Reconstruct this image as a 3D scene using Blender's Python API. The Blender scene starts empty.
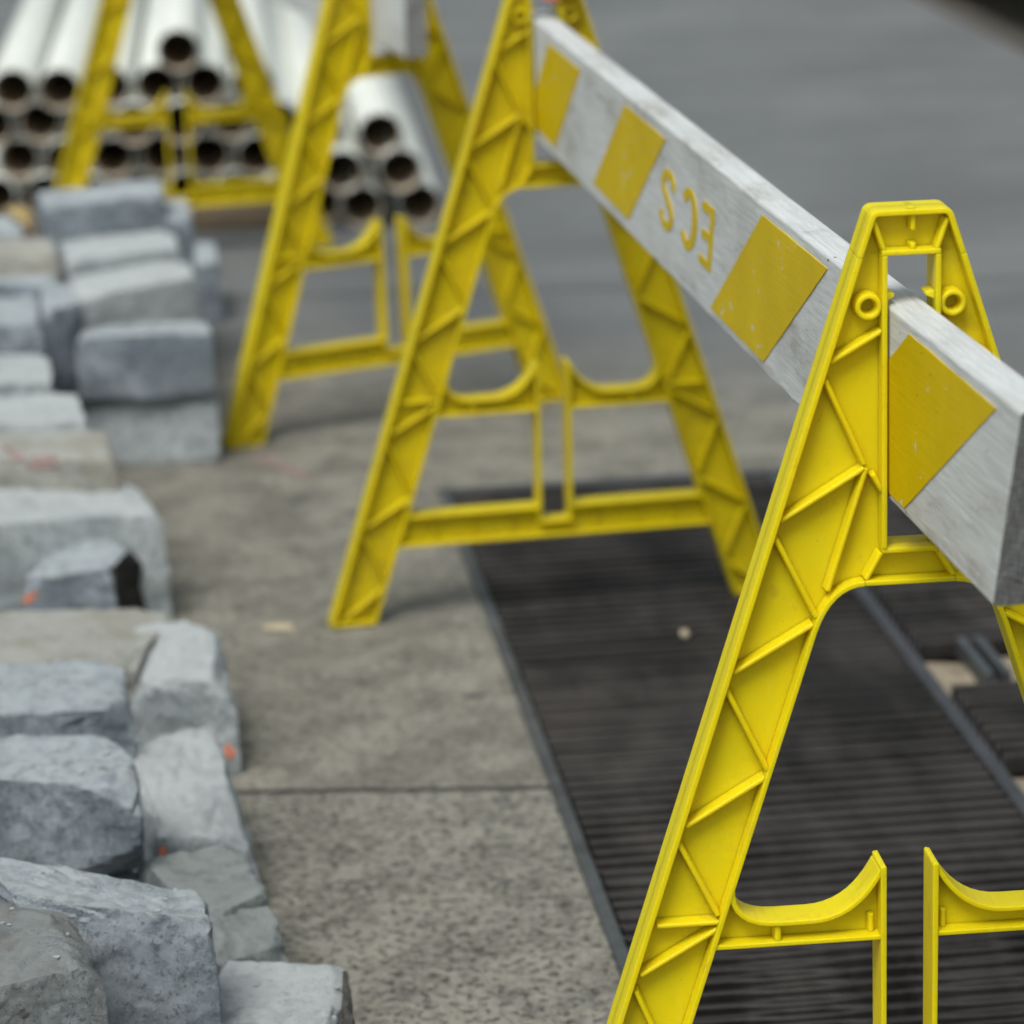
import bpy, bmesh, math, random
from mathutils import Vector, Matrix, noise
from math import sin, cos, pi, radians

random.seed(7)
scene = bpy.context.scene
COL = scene.collection

# ------------------------------------------------------------------ helpers
def link(name, bm, mats, parent=None, smooth=False, bevel=0.0):
    me = bpy.data.meshes.new(name)
    bmesh.ops.recalc_face_normals(bm, faces=bm.faces[:])
    bm.to_mesh(me); bm.free()
    for m in (mats if isinstance(mats, (list, tuple)) else [mats]):
        me.materials.append(m)
    if smooth:
        for p in me.polygons: p.use_smooth = True
    o = bpy.data.objects.new(name, me); COL.objects.link(o)
    if parent: o.parent = parent
    if bevel:
        b = o.modifiers.new('bevel', 'BEVEL'); b.width = bevel; b.segments = 2
        b.limit_method = 'ANGLE'; b.angle_limit = radians(40)
    return o

def tag(o, label=None, cat=None, group=None, kind=None):
    if label: o['label'] = label
    if cat: o['category'] = cat
    if group: o['group'] = group
    if kind: o['kind'] = kind
    return o

def empty(name, loc=(0, 0, 0), rz=0.0):
    o = bpy.data.objects.new(name, None); COL.objects.link(o)
    o.location = loc; o.rotation_euler = (0, 0, rz); o.empty_display_size = .1
    return o

def hexa(bm, c, mi=0):
    """box from 8 corners: 4 bottom (ccw), 4 top"""
    v = [bm.verts.new(p) for p in c]
    for f in ((3,2,1,0),(4,5,6,7),(0,1,5,4),(1,2,6,5),(2,3,7,6),(3,0,4,7)):
        bm.faces.new([v[i] for i in f]).material_index = mi
    return v

def box(bm, x0, x1, y0, y1, z0, z1, mi=0):
    return hexa(bm, [(x0,y0,z0),(x1,y0,z0),(x1,y1,z0),(x0,y1,z0),(x0,y0,z1),(x1,y0,z1),(x1,y1,z1),(x0,y1,z1)], mi)

# ------------------------------------------------------------------ materials
class NT:
    def __init__(self, name):
        self.m = bpy.data.materials.new(name); self.m.use_nodes = True
        self.t = self.m.node_tree; self.b = self.t.nodes['Principled BSDF']
        self.tc = self.t.nodes.new('ShaderNodeTexCoord')
    def n(self, typ, **kw):
        x = self.t.nodes.new(typ)
        for k, v in kw.items(): setattr(x, k, v)
        return x
    def l(self, a, b): self.t.links.new(a, b)
    def coords(self, scale=(1,1,1), src='Object', rot=(0,0,0), loc=(0,0,0)):
        mp = self.n('ShaderNodeMapping')
        mp.inputs['Scale'].default_value = scale; mp.inputs['Rotation'].default_value = rot
        mp.inputs['Location'].default_value = loc
        self.l(self.tc.outputs[src], mp.inputs[0]); return mp.outputs[0]
    def noise(self, vec, scale, detail=6, rough=.6, dist=0.0):
        x = self.n('ShaderNodeTexNoise'); x.inputs['Scale'].default_value = scale
        x.inputs['Detail'].default_value = detail; x.inputs['Roughness'].default_value = rough
        x.inputs['Distortion'].default_value = dist
        self.l(vec, x.inputs['Vector']); return x.outputs['Fac']
    def ramp(self, fac, stops):
        r = self.n('ShaderNodeValToRGB'); e = r.color_ramp.elements
        while len(e) < len(stops): e.new(.5)
        for i, (p, c) in enumerate(stops):
            e[i].position = p; e[i].color = (*c, 1) if len(c) == 3 else c
        self.l(fac, r.inputs[0]); return r.outputs[0]
    def step(self, fac, a, b):
        return self.ramp(fac, [(a, (0,0,0)), (b, (1,1,1))])
    def mix(self, fac, a, b, mode='MIX'):
        x = self.n('ShaderNodeMix', data_type='RGBA', blend_type=mode)
        for s, v in ((0, fac), (6, a), (7, b)):
            if isinstance(v, (int, float)): x.inputs[s].default_value = v
            elif isinstance(v, tuple): x.inputs[s].default_value = (*v, 1)
            else: self.l(v, x.inputs[s])
        return x.outputs[2]
    def math(self, op, a, b=None, c=None):
        x = self.n('ShaderNodeMath', operation=op)
        for i, v in enumerate((a, b, c)):
            if v is None: continue
            if isinstance(v, (int, float)): x.inputs[i].default_value = v
            else: self.l(v, x.inputs[i])
        return x.outputs[0]
    def bump(self, h, strength=.3, dist=.002, prev=None):
        x = self.n('ShaderNodeBump'); x.inputs['Strength'].default_value = strength
        x.inputs['Distance'].default_value = dist; self.l(h, x.inputs['Height'])
        if prev: self.l(prev, x.inputs['Normal'])
        return x.outputs[0]
    def out(self, col=None, rough=None, normal=None, metal=None, spec=None):
        for k, v in (('Base Color', col), ('Roughness', rough), ('Normal', normal), ('Metallic', metal), ('Specular IOR Level', spec)):
            if v is None: continue
            i = self.b.inputs[k]
            if isinstance(v, (int, float)): i.default_value = v
            elif isinstance(v, tuple): i.default_value = (*v, 1)
            else: self.l(v, i)
        return self.m

def yellow_plastic(name, base, dirt, dirt_amt):
    t = NT(name); v = t.coords()
    n1 = t.noise(v, 9, 5); n2 = t.noise(v, 60, 6, .7); n3 = t.noise(t.coords((40, 40, 6)), 4, 5, .7)
    c = t.mix(t.ramp(n1, [(.3, (0,0,0)), (.75, (1,1,1))]), tuple(x*.9 for x in base), base)
    # rubbed, chalky scuffs and grime
    c = t.mix(t.math('MULTIPLY', t.step(n3, .58, .75), .35), c, (base[0]*1.0, base[1]*1.05, .10))
    grime = t.math('MULTIPLY', t.step(t.math('ADD', t.math('MULTIPLY', n1, .6), t.math('MULTIPLY', n2, .5)), .62 - .18*dirt_amt, .86), .35 + .5*dirt_amt)
    c = t.mix(grime, c, dirt)
    sc = t.step(t.noise(t.coords((90, 90, 14), rot=(0, .5, 0)), 2.2, 4, .6), .66, .70)
    c = t.mix(t.math('MULTIPLY', sc, .42), c, (.62, .52, .12))
    sm = t.step(t.noise(t.coords((1,1,1), loc=(7,3,2)), 26, 6, .65), .60, .72)
    c = t.mix(t.math('MULTIPLY', sm, .28 + .3*dirt_amt), c, dirt)
    fl = t.step(t.noise(v, 420, 3, .5), .70, .76)
    c = t.mix(t.math('MULTIPLY', fl, .5), c, (.16, .12, .03))
    t.b.inputs['Subsurface Weight'].default_value = .55       # moulded polyethylene glows a little from within
    t.b.inputs['Subsurface Radius'].default_value = (.022, .016, .002); t.b.inputs['Subsurface Scale'].default_value = 1.0
    return t.out(c, t.math('ADD', .40, t.math('MULTIPLY', n2, .22)), t.bump(n2, .25, .0012), spec=.28)

M_YEL_CLEAN = yellow_plastic('yellow_plastic_clean', (.79, .61, .003), (.30, .22, .04), .12)
M_YEL_WORN = yellow_plastic('yellow_plastic_worn', (.64, .49, .002), (.19, .14, .025), .62)

def white_paint(name, end=False):
    t = NT(name); v = t.coords()
    if end:
        w = t.coords((1, 1, 1), loc=(.05, 0, .06), rot=(0, .6, 0))
        wv = t.n('ShaderNodeTexWave', wave_type='RINGS', rings_direction='Y'); t.l(w, wv.inputs[0])
        wv.inputs['Scale'].default_value = 48; wv.inputs['Distortion'].default_value = 9
        wv.inputs['Detail'].default_value = 4; wv.inputs['Detail Scale'].default_value = .6
        n = t.noise(v, 40, 8, .7); f = t.noise(v, 400, 4, .7)
        fib = t.noise(t.coords((160, 1, 30), rot=(0, .75, 0)), 2, 6, .7, .6)
        c = t.mix(t.ramp(fib, [(.4, (0,0,0)), (.6, (1,1,1))]), (.20, .20, .203), (.40, .403, .408))
        c = t.mix(t.math('MULTIPLY', t.math('SUBTRACT', 1, wv.outputs['Fac']), .28), c, (.10, .10, .10))
        c = t.mix(t.step(n, .45, .7), c, (.24, .235, .235))
        crack = t.n('ShaderNodeTexVoronoi', feature='DISTANCE_TO_EDGE'); crack.inputs['Scale'].default_value = 16
        t.l(t.coords((1, 2.2, .6)), crack.inputs['Vector'])
        ck = t.ramp(crack.outputs['Distance'], [(.0, (1,1,1)), (.022, (0,0,0))])
        c = t.mix(t.math('MULTIPLY', ck, t.step(n, .5, .6)), c, (.02, .017, .015))
        nb = t.bump(t.math('ADD', fib, f), .8, .002)
        return t.out(c, .85, nb, spec=.2)
    grain = t.noise(t.coords((90, 3, 90)), 3, 8, .7, .4)
    vb = t.coords((1, .28, 1)); n1 = t.noise(vb, 9, 7, .65); n2 = t.noise(vb, 40, 6, .7); fine = t.noise(t.coords((260, 20, 260)), 2, 4, .6)
    c = t.mix(t.step(grain, .42, .6), (.52, .54, .545), (.66, .68, .68))
    scr = t.step(t.noise(t.coords((2.2, 2.2, 150)), 2.6, 4, .6), .60, .66); wear = t.step(t.noise(t.coords((1, .5, 1), loc=(2,4,1)), 5, 4, .6), .45, .6)
    c = t.mix(t.math('MULTIPLY', scr, t.math('MULTIPLY', wear, .6)), c, (.26, .25, .235))
    c = t.mix(t.math('MULTIPLY', t.step(n1, .48, .62), .45), c, (.40, .39, .365))
    stain = t.math('MULTIPLY', t.step(t.math('MULTIPLY', n1, n2), .285, .37), .42)
    c = t.mix(stain, c, (.27, .235, .20))
    crk = t.step(t.noise(t.coords((70, 1.3, 70)), 3.1, 3, .5), .70, .735)
    c = t.mix(t.math('MULTIPLY', crk, t.step(n1, .42, .5)), c, (.10, .085, .075))
    nail = t.step(t.noise(t.coords((30, 16, 30)), 3, 2, .4), .735, .75)
    c = t.mix(t.math('MULTIPLY', nail, .8), c, (.09, .065, .045))
    h = t.math('ADD', t.math('MULTIPLY', grain, .8), t.math('MULTIPLY', fine, .35))
    return t.out(c, t.math('ADD', .5, t.math('MULTIPLY', n2, .25)), t.bump(h, .7, .0016), spec=.2)

M_BOARD = white_paint('weathered_white_paint'); M_BOARD_END = white_paint('raw_end_grain', True)

def stripe_paint():
    t = NT('worn_yellow_paint'); v = t.coords()
    n1 = t.noise(v, 8, 6, .6); grain = t.noise(t.coords((90, 3, 90)), 3, 8, .7, .4); n2 = t.noise(v, 60, 5, .6)
    c = t.mix(t.step(n1, .3, .75), (.58, .41, .001), (.70, .505, .001))
    c = t.mix(t.math('MULTIPLY', t.step(grain, .55, .8), .4), c, (.42, .28, .008))
    chip = t.step(t.math('ADD', t.math('MULTIPLY', n2, .75), t.math('MULTIPLY', n1, .35)), .685, .70)
    c = t.mix(chip, c, (.58, .58, .57))
    dk = t.step(t.noise(t.coords((30, 8, 30)), 9, 3, .5), .72, .745)
    c = t.mix(t.math('MULTIPLY', dk, .7), c, (.10, .08, .03))
    return t.out(c, .5, t.bump(grain, .45, .0014), spec=.15)
M_STRIPE = stripe_paint()

def granite(name, a, b, dust_lit, dark=(.09,.10,.115), tint=None, pink=None):
    t = NT(name); v = t.coords()
    oi = t.n('ShaderNodeObjectInfo')
    sh = t.n('ShaderNodeVectorMath', operation='MULTIPLY_ADD'); t.l(oi.outputs['Random'], sh.inputs[0])
    sh.inputs[1].default_value = (17, 31, 23); t.l(v, sh.inputs[2]); v = sh.outputs[0]
    n1 = t.noise(v, 9, 8, .62); n2 = t.noise(v, 45, 8, .7); n3 = t.noise(v, 260, 6, .75); big = t.noise(v, 4, 4, .5)
    c = t.mix(t.ramp(n1, [(.42, (0,0,0)), (.58, (1,1,1))]), a, b)
    c = t.mix(t.math('MULTIPLY', t.step(n2, .47, .66), .75), c, tuple(x*.55 for x in a))
    c = t.mix(t.math('MULTIPLY', t.step(big, .5, .7), .45), c, (.40, .44, .48))
    sp = t.step(n3, .55, .61); c = t.mix(t.math('MULTIPLY', sp, .55), c, (.60, .64, .65))
    sd = t.step(t.noise(v, 150, 6, .75), .55, .62); c = t.mix(t.math('MULTIPLY', sd, .65), c, dark)
    # upward faces paler: dusty, with overhead light painted into the colour
    g = t.n('ShaderNodeNewGeometry'); sx = t.n('ShaderNodeSeparateXYZ'); t.l(g.outputs['Normal'], sx.inputs[0])
    up = t.math('MULTIPLY', t.step(sx.outputs['Z'], .45, .95), t.math('ADD', .25, t.math('MULTIPLY', t.step(n2, .40, .56), .55)))
    c = t.mix(up, c, dust_lit)
    if tint: c = t.mix(t.math('MULTIPLY', t.step(t.noise(v, 12, 5, .6), .48, .62), .42), c, tint)
    h = t.math('ADD', t.math('ADD', t.math('MULTIPLY', n1, .9), t.math('MULTIPLY', n2, .8)), t.math('MULTIPLY', n3, .4))
    nb = t.bump(t.noise(v, 80, 10, .85), 1.0, .009, t.bump(h, .7, .012))
    return t.out(c, .88, nb, spec=.2)
M_GRANITE = granite('blue_grey_granite', (.25, .30, .355), (.49, .56, .635), (.78, .84, .87))
M_GRANITE_PALE = granite('pale_granite', (.49, .55, .585), (.72, .78, .81), (.88, .92, .93))
M_GRANITE_GREEN = granite('streaked_granite', (.20, .235, .24), (.42, .465, .46), (.50, .545, .54))
M_GRANITE_BROWN = granite('dusty_granite', (.24, .275, .305), (.42, .46, .49), (.47, .485, .48), tint=(.27, .25, .22))
M_CREAM = granite('cream_stone', (.48, .475, .43), (.64, .635, .585), (.72, .72, .67), tint=(.42, .37, .28))
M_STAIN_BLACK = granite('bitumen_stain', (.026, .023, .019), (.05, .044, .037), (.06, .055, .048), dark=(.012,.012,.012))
M_STAIN_BROWN = granite('brown_crust', (.13, .115, .095), (.21, .19, .16), (.17, .155, .13))

def concrete():
    t = NT('pavement_concrete'); v = t.coords((1,1,1), 'Object')
    s = t.n('ShaderNodeSeparateXYZ'); t.l(v, s.inputs[0])
    X, Y = s.outputs[0], s.outputs[1]
    n1 = t.noise(v, 1.6, 6, .55); n2 = t.noise(v, 7, 8, .65, .3); n3 = t.noise(v, 48, 8, .72); n4 = t.noise(v, 170, 5, .7)
    near = t.math('ADD', .5, t.math('MULTIPLY', t.math('LESS_THAN', t.math('ADD', Y, t.math('MULTIPLY', X, .167)), 4.64), .5))
    warm = t.mix(t.ramp(n2, [(.42, (0,0,0)), (.58, (1,1,1))]), (.180, .170, .143), (.295, .280, .236))
    ag = t.step(n3, .49, .57); warm = t.mix(t.math('MULTIPLY', ag, t.math('MULTIPLY', near, .65)), warm, (.33, .315, .27))
    dkg = t.step(t.noise(t.coords((1,1,1), loc=(3,5,1)), 40, 7, .72), .52, .60); warm = t.mix(t.math('MULTIPLY', dkg, t.math('MULTIPLY', near, .6)), warm, (.075, .073, .066))
    pit = t.step(t.noise(v, 75, 6, .65), .54, .60); warm = t.mix(t.math('MULTIPLY', t.step(t.noise(v, 19, 5, .6), .55, .68), .45), warm, (.085, .083, .075))
    warm = t.mix(t.math('MULTIPLY', pit, t.math('MULTIPLY', near, .85)), warm, (.055, .052, .047))
    # stones in the worn surface near the pile
    vo = t.n('ShaderNodeTexVoronoi'); vo.inputs['Scale'].default_value = 85; t.l(v, vo.inputs['Vector'])
    ston = t.math('MULTIPLY', t.step(t.math('SUBTRACT', .38, vo.outputs['Distance']), .0, .12), t.step(t.noise(v, 30, 3), .44, .52))
    warm = t.mix(t.math('MULTIPLY', ston, t.math('MULTIPLY', near, .75)), warm, t.mix(vo.outputs['Color'], (.16, .17, .18), (.34, .31, .26)))
    # gum spots
    vg = t.n('ShaderNodeTexVoronoi'); vg.inputs['Scale'].default_value = 5
    wp = t.n('ShaderNodeTexNoise'); wp.inputs['Scale'].default_value = 14; wp.inputs['Detail'].default_value = 4; t.l(v, wp.inputs['Vector'])
    wa = t.n('ShaderNodeVectorMath', operation='MULTIPLY_ADD'); t.l(wp.outputs['Color'], wa.inputs[0]); wa.inputs[1].default_value = (.16, .16, .16); t.l(v, wa.inputs[2]); t.l(wa.outputs[0], vg.inputs['Vector'])
    gum = t.step(t.math('SUBTRACT', t.math('ADD', .02, t.math('MULTIPLY', t.noise(v, 2.3, 2), .36)), vg.outputs['Distance']), .08, .13)
    warm = t.mix(t.math('MULTIPLY', gum, .65), warm, (.068, .074, .078))
    cool = t.mix(t.ramp(n1, [(.35, (0,0,0)), (.65, (1,1,1))]), (.152, .159, .162), (.20, .207, .210))
    cool = t.mix(t.math('MULTIPLY', t.step(n2, .5, .7), .35), cool, (.12, .124, .13))
    band = t.noise(t.coords((.12, 1.1, 1)), 2.6, 3, .5)
    cool = t.mix(t.math('MULTIPLY', t.step(band, .48, .66), .32), cool, (.105, .109, .112))
    far = t.step(Y, 0, 1)
    def sstep(val, a, b):
        m = t.n('ShaderNodeMapRange', interpolation_type='SMOOTHSTEP')
        t.l(val, m.inputs[0]); m.inputs[1].default_value = a; m.inputs[2].default_value = b; return m.outputs[0]
    # smoother, cooler concrete beyond the second joint and along the kerb side
    fz = sstep(t.math('ADD', Y, t.math('MULTIPLY', X, .55)), 7.0, 8.3)
    c = t.mix(fz, warm, cool)
    jt = None
    for yj in (1.08, 4.584, 8.09, 11.6, 15.1):
        d = t.math('ABSOLUTE', t.math('SUBTRACT', t.math('ADD', Y, t.math('MULTIPLY', X, .167)), yj + .054)); k = t.math('LESS_THAN', t.math('ADD', d, t.math('MULTIPLY', n3, .007)), .0125)
        jt = k if jt is None else t.math('MAXIMUM', jt, k)
    c = t.mix(t.math('MULTIPLY', jt, .92), c, (.035, .033, .030))
    h = t.math('SUBTRACT', t.math('ADD', t.math('ADD', t.math('MULTIPLY', n2, .8), t.math('MULTIPLY', n3, .8)), t.math('MULTIPLY', n4, .25)), t.math('ADD', t.math('MULTIPLY', jt, 1.5), t.math('MULTIPLY', pit, .3)))
    return t.out(c, t.math('SUBTRACT', .86, t.math('MULTIPLY', fz, .2)), t.bump(h, .8, .009), spec=.3)
M_CONC = concrete()

def asphalt():
    t = NT('road_asphalt'); v = t.coords()
    c = t.mix(t.noise(v, 200, 5, .7), (.06, .055, .048), (.12, .11, .095))
    c = t.mix(t.step(t.noise(v, 3, 5), .45, .65), c, (.05, .042, .034))
    return t.out(c, .9, t.bump(t.noise(v, 150, 5), .6, .004))
M_ASPH = asphalt()

def simple(name, a, b, scale=20, rough=.5, metal=0.0, bump=.2, bd=.002, spec=.5, stretch=(1,1,1)):
    t = NT(name); v = t.coords(stretch); n = t.noise(v, scale, 7, .65)
    return t.out(t.mix(t.ramp(n, [(.3, (0,0,0)), (.7, (1,1,1))]), a, b), t.math('ADD', rough - .08, t.math('MULTIPLY', n, .16)), t.bump(n, bump, bd), metal, spec)
M_GUTTER = simple('gutter_lift', (.14,.12,.09), (.26,.225,.175), 9, .95, 0, .6, .008)  # paler colour painted in to lift the shade under the car
M_KERB = simple('shade_dark_kerb', (.045,.039,.032), (.085,.075,.062), 12, .85)  # kerb colour darkened to extend the band of shade under the car
M_STEEL = simple('edge_steel', (.05,.056,.06), (.11,.12,.126), 16, .5, .35, .3)
M_BEAM = simple('beam_steel', (.05,.05,.054), (.09,.09,.098), 16, .5, .4, .3)
M_ROD_END = simple('worn_rod_end', (.16,.155,.165), (.34,.33,.35), 60, .45, .3)
def bar_metal():
    t = NT('grate_bar_metal'); v = t.coords(); n = t.noise(t.coords((3, 1, 1)), 2.2, 5, .6); f = t.noise(v, 60, 6, .7)
    c = t.mix(t.ramp(n, [(.42, (0,0,0)), (.60, (1,1,1))]), (.011, .0092, .0085), (.041, .0355, .033))
    c = t.mix(t.math('MULTIPLY', t.step(f, .5, .7), .5), c, (.040, .033, .030))
    return t.out(c, t.math('ADD', .42, t.math('MULTIPLY', f, .35)), t.bump(f, .6, .003), .1, .4)
M_BAR = bar_metal()
M_PIT = simple('dark_pit', (.008,.007,.007), (.02,.018,.016), 8, .95)  # near-black pit walls and floor
M_DEBRIS = simple('dusty_ledge', (.17,.14,.105), (.40,.34,.25), 26, .95, 0, .8, .012)
def pvc():
    t = NT('white_pvc'); v = t.coords(); n = t.noise(t.coords((12,1,12)), 3, 5, .6)
    c = t.mix(t.step(n, .45, .75), (.68, .70, .655), (.58, .60, .555))
    return t.out(c, .5, t.bump(n, .05, .002), spec=.5)
M_PVC = pvc()
M_PVC_IN = simple('pipe_bore', (.36,.29,.215), (.46,.38,.29), 12, .85)
M_PVC_END = simple('shaded_pipe_end', (.20,.20,.19), (.34,.34,.325), 30, .8)  # near ends greyed in colour for the shade under overhead light
M_TIMBER = simple('brown_timber', (.10,.075,.05), (.20,.15,.10), 14, .85, stretch=(1,6,6))
M_CHIP = simple('pale_wood', (.38,.32,.22), (.5,.43,.31), 30, .8)
M_LEAF = simple('tan_leaf', (.33,.24,.09), (.46,.35,.15), 30, .7)
M_PINK = simple('pink_spray', (.42,.13,.16), (.30,.16,.16), 40, .85)
M_PINK_FADED = simple('faded_pink_spray', (.30,.17,.165), (.22,.19,.17), 60, .85)
M_ORANGE = simple('orange_paint', (.60,.13,.05), (.45,.19,.12), 60, .7)
M_RIBBON = simple('orange_ribbon', (.85,.10,.03), (.75,.16,.04), 30, .45)
M_CARPAINT = simple('lavender_white_paint', (.52,.51,.62), (.55,.54,.65), 4, .25, 0, .02)
M_TYRE = simple('tyre_rubber', (.015,.015,.015), (.03,.03,.03), 40, .8)
M_RIM = simple('alloy_rim', (.35,.36,.37), (.45,.46,.47), 10, .35, .8)
M_GLASS = simple('dark_car_glass', (.012,.014,.016), (.016,.018,.02), 4, .06, 0, 0)
M_LAMP = simple('red_lamp_lens', (.35,.01,.01), (.45,.02,.02), 20, .2)

EXPOSURE = 0.40
UNDER_SKIP = (13,)
STONES = [
    (((-0.351, 3.661, 0.145), (-0.209, 3.608, 0.145), (-0.186, 3.284, 0.145), (-0.376, 3.312, 0.145)), 0, 30, 'pale worn granite block lowest in the picture with a brown right edge', 'pale brown_edge') ,
    (((-0.473, 3.991, 0.15), (-0.352, 4.021, 0.15), (-0.312, 3.849, 0.15), (-0.374, 3.769, 0.15)), 0, 26, 'grey streaked granite block directly behind the lowest pale block', 'green') ,
    (((-0.377, 3.774, 0.148), (-0.313, 3.854, 0.148), (-0.283, 3.752, 0.115), (-0.369, 3.7, 0.12)), 0, 26, 'rough sparkling granite block with a sloping front, wedged behind the lowest pale block', 'green') ,
    (((-0.533, 4.375, 0.165), (-0.421, 4.446, 0.165), (-0.343, 4.161, 0.128), (-0.463, 4.133, 0.128)), 0, 26, 'smooth pale tapering granite block with an orange mark in its left shadow', 'pale') ,
    (((-0.561, 4.921, 0.165), (-0.447, 4.907, 0.165), (-0.411, 4.693, 0.14), (-0.547, 4.703, 0.14)), 0, 24, 'upright pale granite block with rounded top beside the cream stone', 'pale') ,
    (((-0.908, 4.977, 0.17), (-0.506, 5.009, 0.155), (-0.551, 4.727, 0.17), (-0.864, 4.702, 0.17)), 0.03, 24, 'cream coloured knobbly stone just left of the upright rounded block', 'cream') ,
    (((-0.828, 4.507, 0.24), (-0.543, 4.501, 0.24), (-0.514, 4.323, 0.235), (-0.794, 4.292, 0.235)), 0.12, 24, 'bluish granite block lying between the cream stone and the dusty ledged block', 'grey') ,
    (((-0.773, 4.096, 0.27), (-0.491, 4.073, 0.27), (-0.465, 3.916, 0.265), (-0.756, 3.989, 0.265)), 0.13, 32, 'long granite block with a dusty pebbly top and bright front ridge', 'grey') ,
    (((-0.611, 3.596, 0.31), (-0.359, 3.535, 0.275), (-0.341, 3.442, 0.27), (-0.526, 3.439, 0.3)), 0.03, 44, 'big blue grey granite block with chipped ledge across its top', 'grey') ,
    (((-0.682, 3.309, 0.33), (-0.483, 3.383, 0.335), (-0.431, 3.238, 0.315), (-0.636, 3.148, 0.31)), 0.06, 44, 'brownish dusty granite block at the very front corner of the pile', 'brown') ,
    (((-1.022, 5.712, 0.205), (-0.645, 5.652, 0.2), (-0.576, 5.448, 0.195), (-0.963, 5.341, 0.2)), 0, 22, 'wide white topped granite slab block overhanging the dark stained stone', 'pale') ,
    (((-0.708, 5.439, 0.16), (-0.599, 5.467, 0.15), (-0.641, 5.312, 0.14), (-0.778, 5.295, 0.12)), 0, 24, 'tilted granite block with a black stained end under the white slab block', 'grey black_end') ,
    (((-0.827, 6.622, 0.128), (-0.584, 6.601, 0.128), (-0.566, 6.489, 0.128), (-0.804, 6.5, 0.128)), 0, 16, 'squared grey granite block on the pavement at the foot of the far stack', 'pale') ,
    (((-0.814, 6.584, 0.262), (-0.588, 6.602, 0.262), (-0.572, 6.471, 0.262), (-0.813, 6.475, 0.262)), 0.13, 16, 'squared blue grey granite block resting on the foot block of the far stack', 'grey') ,
    (((-0.856, 6.785, 0.32), (-0.653, 6.935, 0.32), (-0.617, 6.762, 0.31), (-0.836, 6.633, 0.31)), 0.15, 16, 'pale topped granite block just behind the squared blue grey block', 'pale') ,
    (((-0.912, 6.744, 0.31), (-0.862, 6.795, 0.31), (-0.827, 6.594, 0.31), (-0.879, 6.508, 0.31)), 0.1, 14, 'small grey granite block poking out left of the pale topped block', 'grey') ,
    (((-0.919, 7.146, 0.335), (-0.699, 7.195, 0.335), (-0.664, 6.977, 0.335), (-0.88, 6.9, 0.335)), 0.17, 16, 'light granite block second from the back along the far stack', 'pale') ,
    (((-0.928, 7.474, 0.34), (-0.7, 7.54, 0.34), (-0.666, 7.29, 0.34), (-0.892, 7.228, 0.34)), 0.17, 14, 'dull grey granite block half under the rearmost block of the far stack', 'grey') ,
    (((-0.987, 7.345, 0.4), (-0.744, 7.459, 0.4), (-0.718, 7.266, 0.4), (-0.948, 7.132, 0.4)), 0.22, 14, 'rearmost granite block, topmost of the far stack in front of the pipes', 'grey') ,
    (((-0.75, 8.034, 0.14), (-0.686, 8.059, 0.14), (-0.653, 7.809, 0.14), (-0.715, 7.773, 0.14)), 0, 14, 'small dark granite block low at the right side of the far stack', 'grey') ,
    (((-1.034, 5.808, 0.25), (-0.705, 5.775, 0.25), (-0.666, 5.582, 0.25), (-1.002, 5.609, 0.25)), 0.13, 16, 'cream topped granite block with a pink paint mark', 'cream') ,
    (((-1.061, 5.99, 0.27), (-0.772, 5.977, 0.27), (-0.731, 5.769, 0.27), (-1.027, 5.776, 0.27)), 0.135, 16, 'bright granite block behind the pink marked one at the picture edge', 'pale') ,
    (((-1.11, 6.299, 0.275), (-0.858, 6.284, 0.275), (-0.823, 6.065, 0.275), (-1.071, 6.056, 0.275)), 0.14, 14, 'light granite block third from the front in the far left row', 'pale') ,
    (((-1.16, 6.632, 0.31), (-0.917, 6.628, 0.31), (-0.882, 6.408, 0.31), (-1.122, 6.395, 0.31)), 0.15, 14, 'grey sided granite block fourth from the front in the far left row', 'grey') ,
    (((-1.212, 6.96, 0.31), (-0.927, 6.972, 0.31), (-0.898, 6.812, 0.31), (-1.185, 6.792, 0.31)), 0.15, 14, 'dusty granite block under the cream striped block of the far left row', 'grey') ,
    (((-1.224, 7.058, 0.35), (-0.937, 7.048, 0.35), (-0.902, 6.869, 0.35), (-1.192, 6.859, 0.35)), 0.18, 14, 'cream striped granite block near the back of the far left row', 'cream') ,
    (((-1.251, 7.236, 0.36), (-1.028, 7.263, 0.36), (-0.999, 7.085, 0.36), (-1.222, 7.049, 0.36)), 0.18, 14, 'last granite block of the far left row beside the tan leaf', 'grey') ,
]

# ------------------------------------------------------------------ camera (calibrated from the photograph)
CAM_H = 1.6512; PITCH = 0.26621; ROLL = -0.03508; FPX = 3459.88
fw = Vector((0, cos(PITCH), -sin(PITCH))); up = Vector((0, sin(PITCH), cos(PITCH))); rt = Vector((1, 0, 0))
rt2 = rt*cos(ROLL) + up*sin(ROLL); up2 = -rt*sin(ROLL) + up*cos(ROLL)
cam = bpy.data.cameras.new('camera'); co = bpy.data.objects.new('camera', cam); COL.objects.link(co)
mw = Matrix.Identity(4)
for i in range(3):
    mw[i][0] = rt2[i]; mw[i][1] = up2[i]; mw[i][2] = -fw[i]
mw[2][3] = CAM_H
co.matrix_world = mw
cam.sensor_width = 36; cam.lens = FPX/1024*36; cam.clip_end = 500; cam.clip_start = .05
cam.dof.use_dof = True; cam.dof.focus_distance = 3.42; cam.dof.aperture_fstop = 121.6/27.0
scene.camera = co

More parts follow.
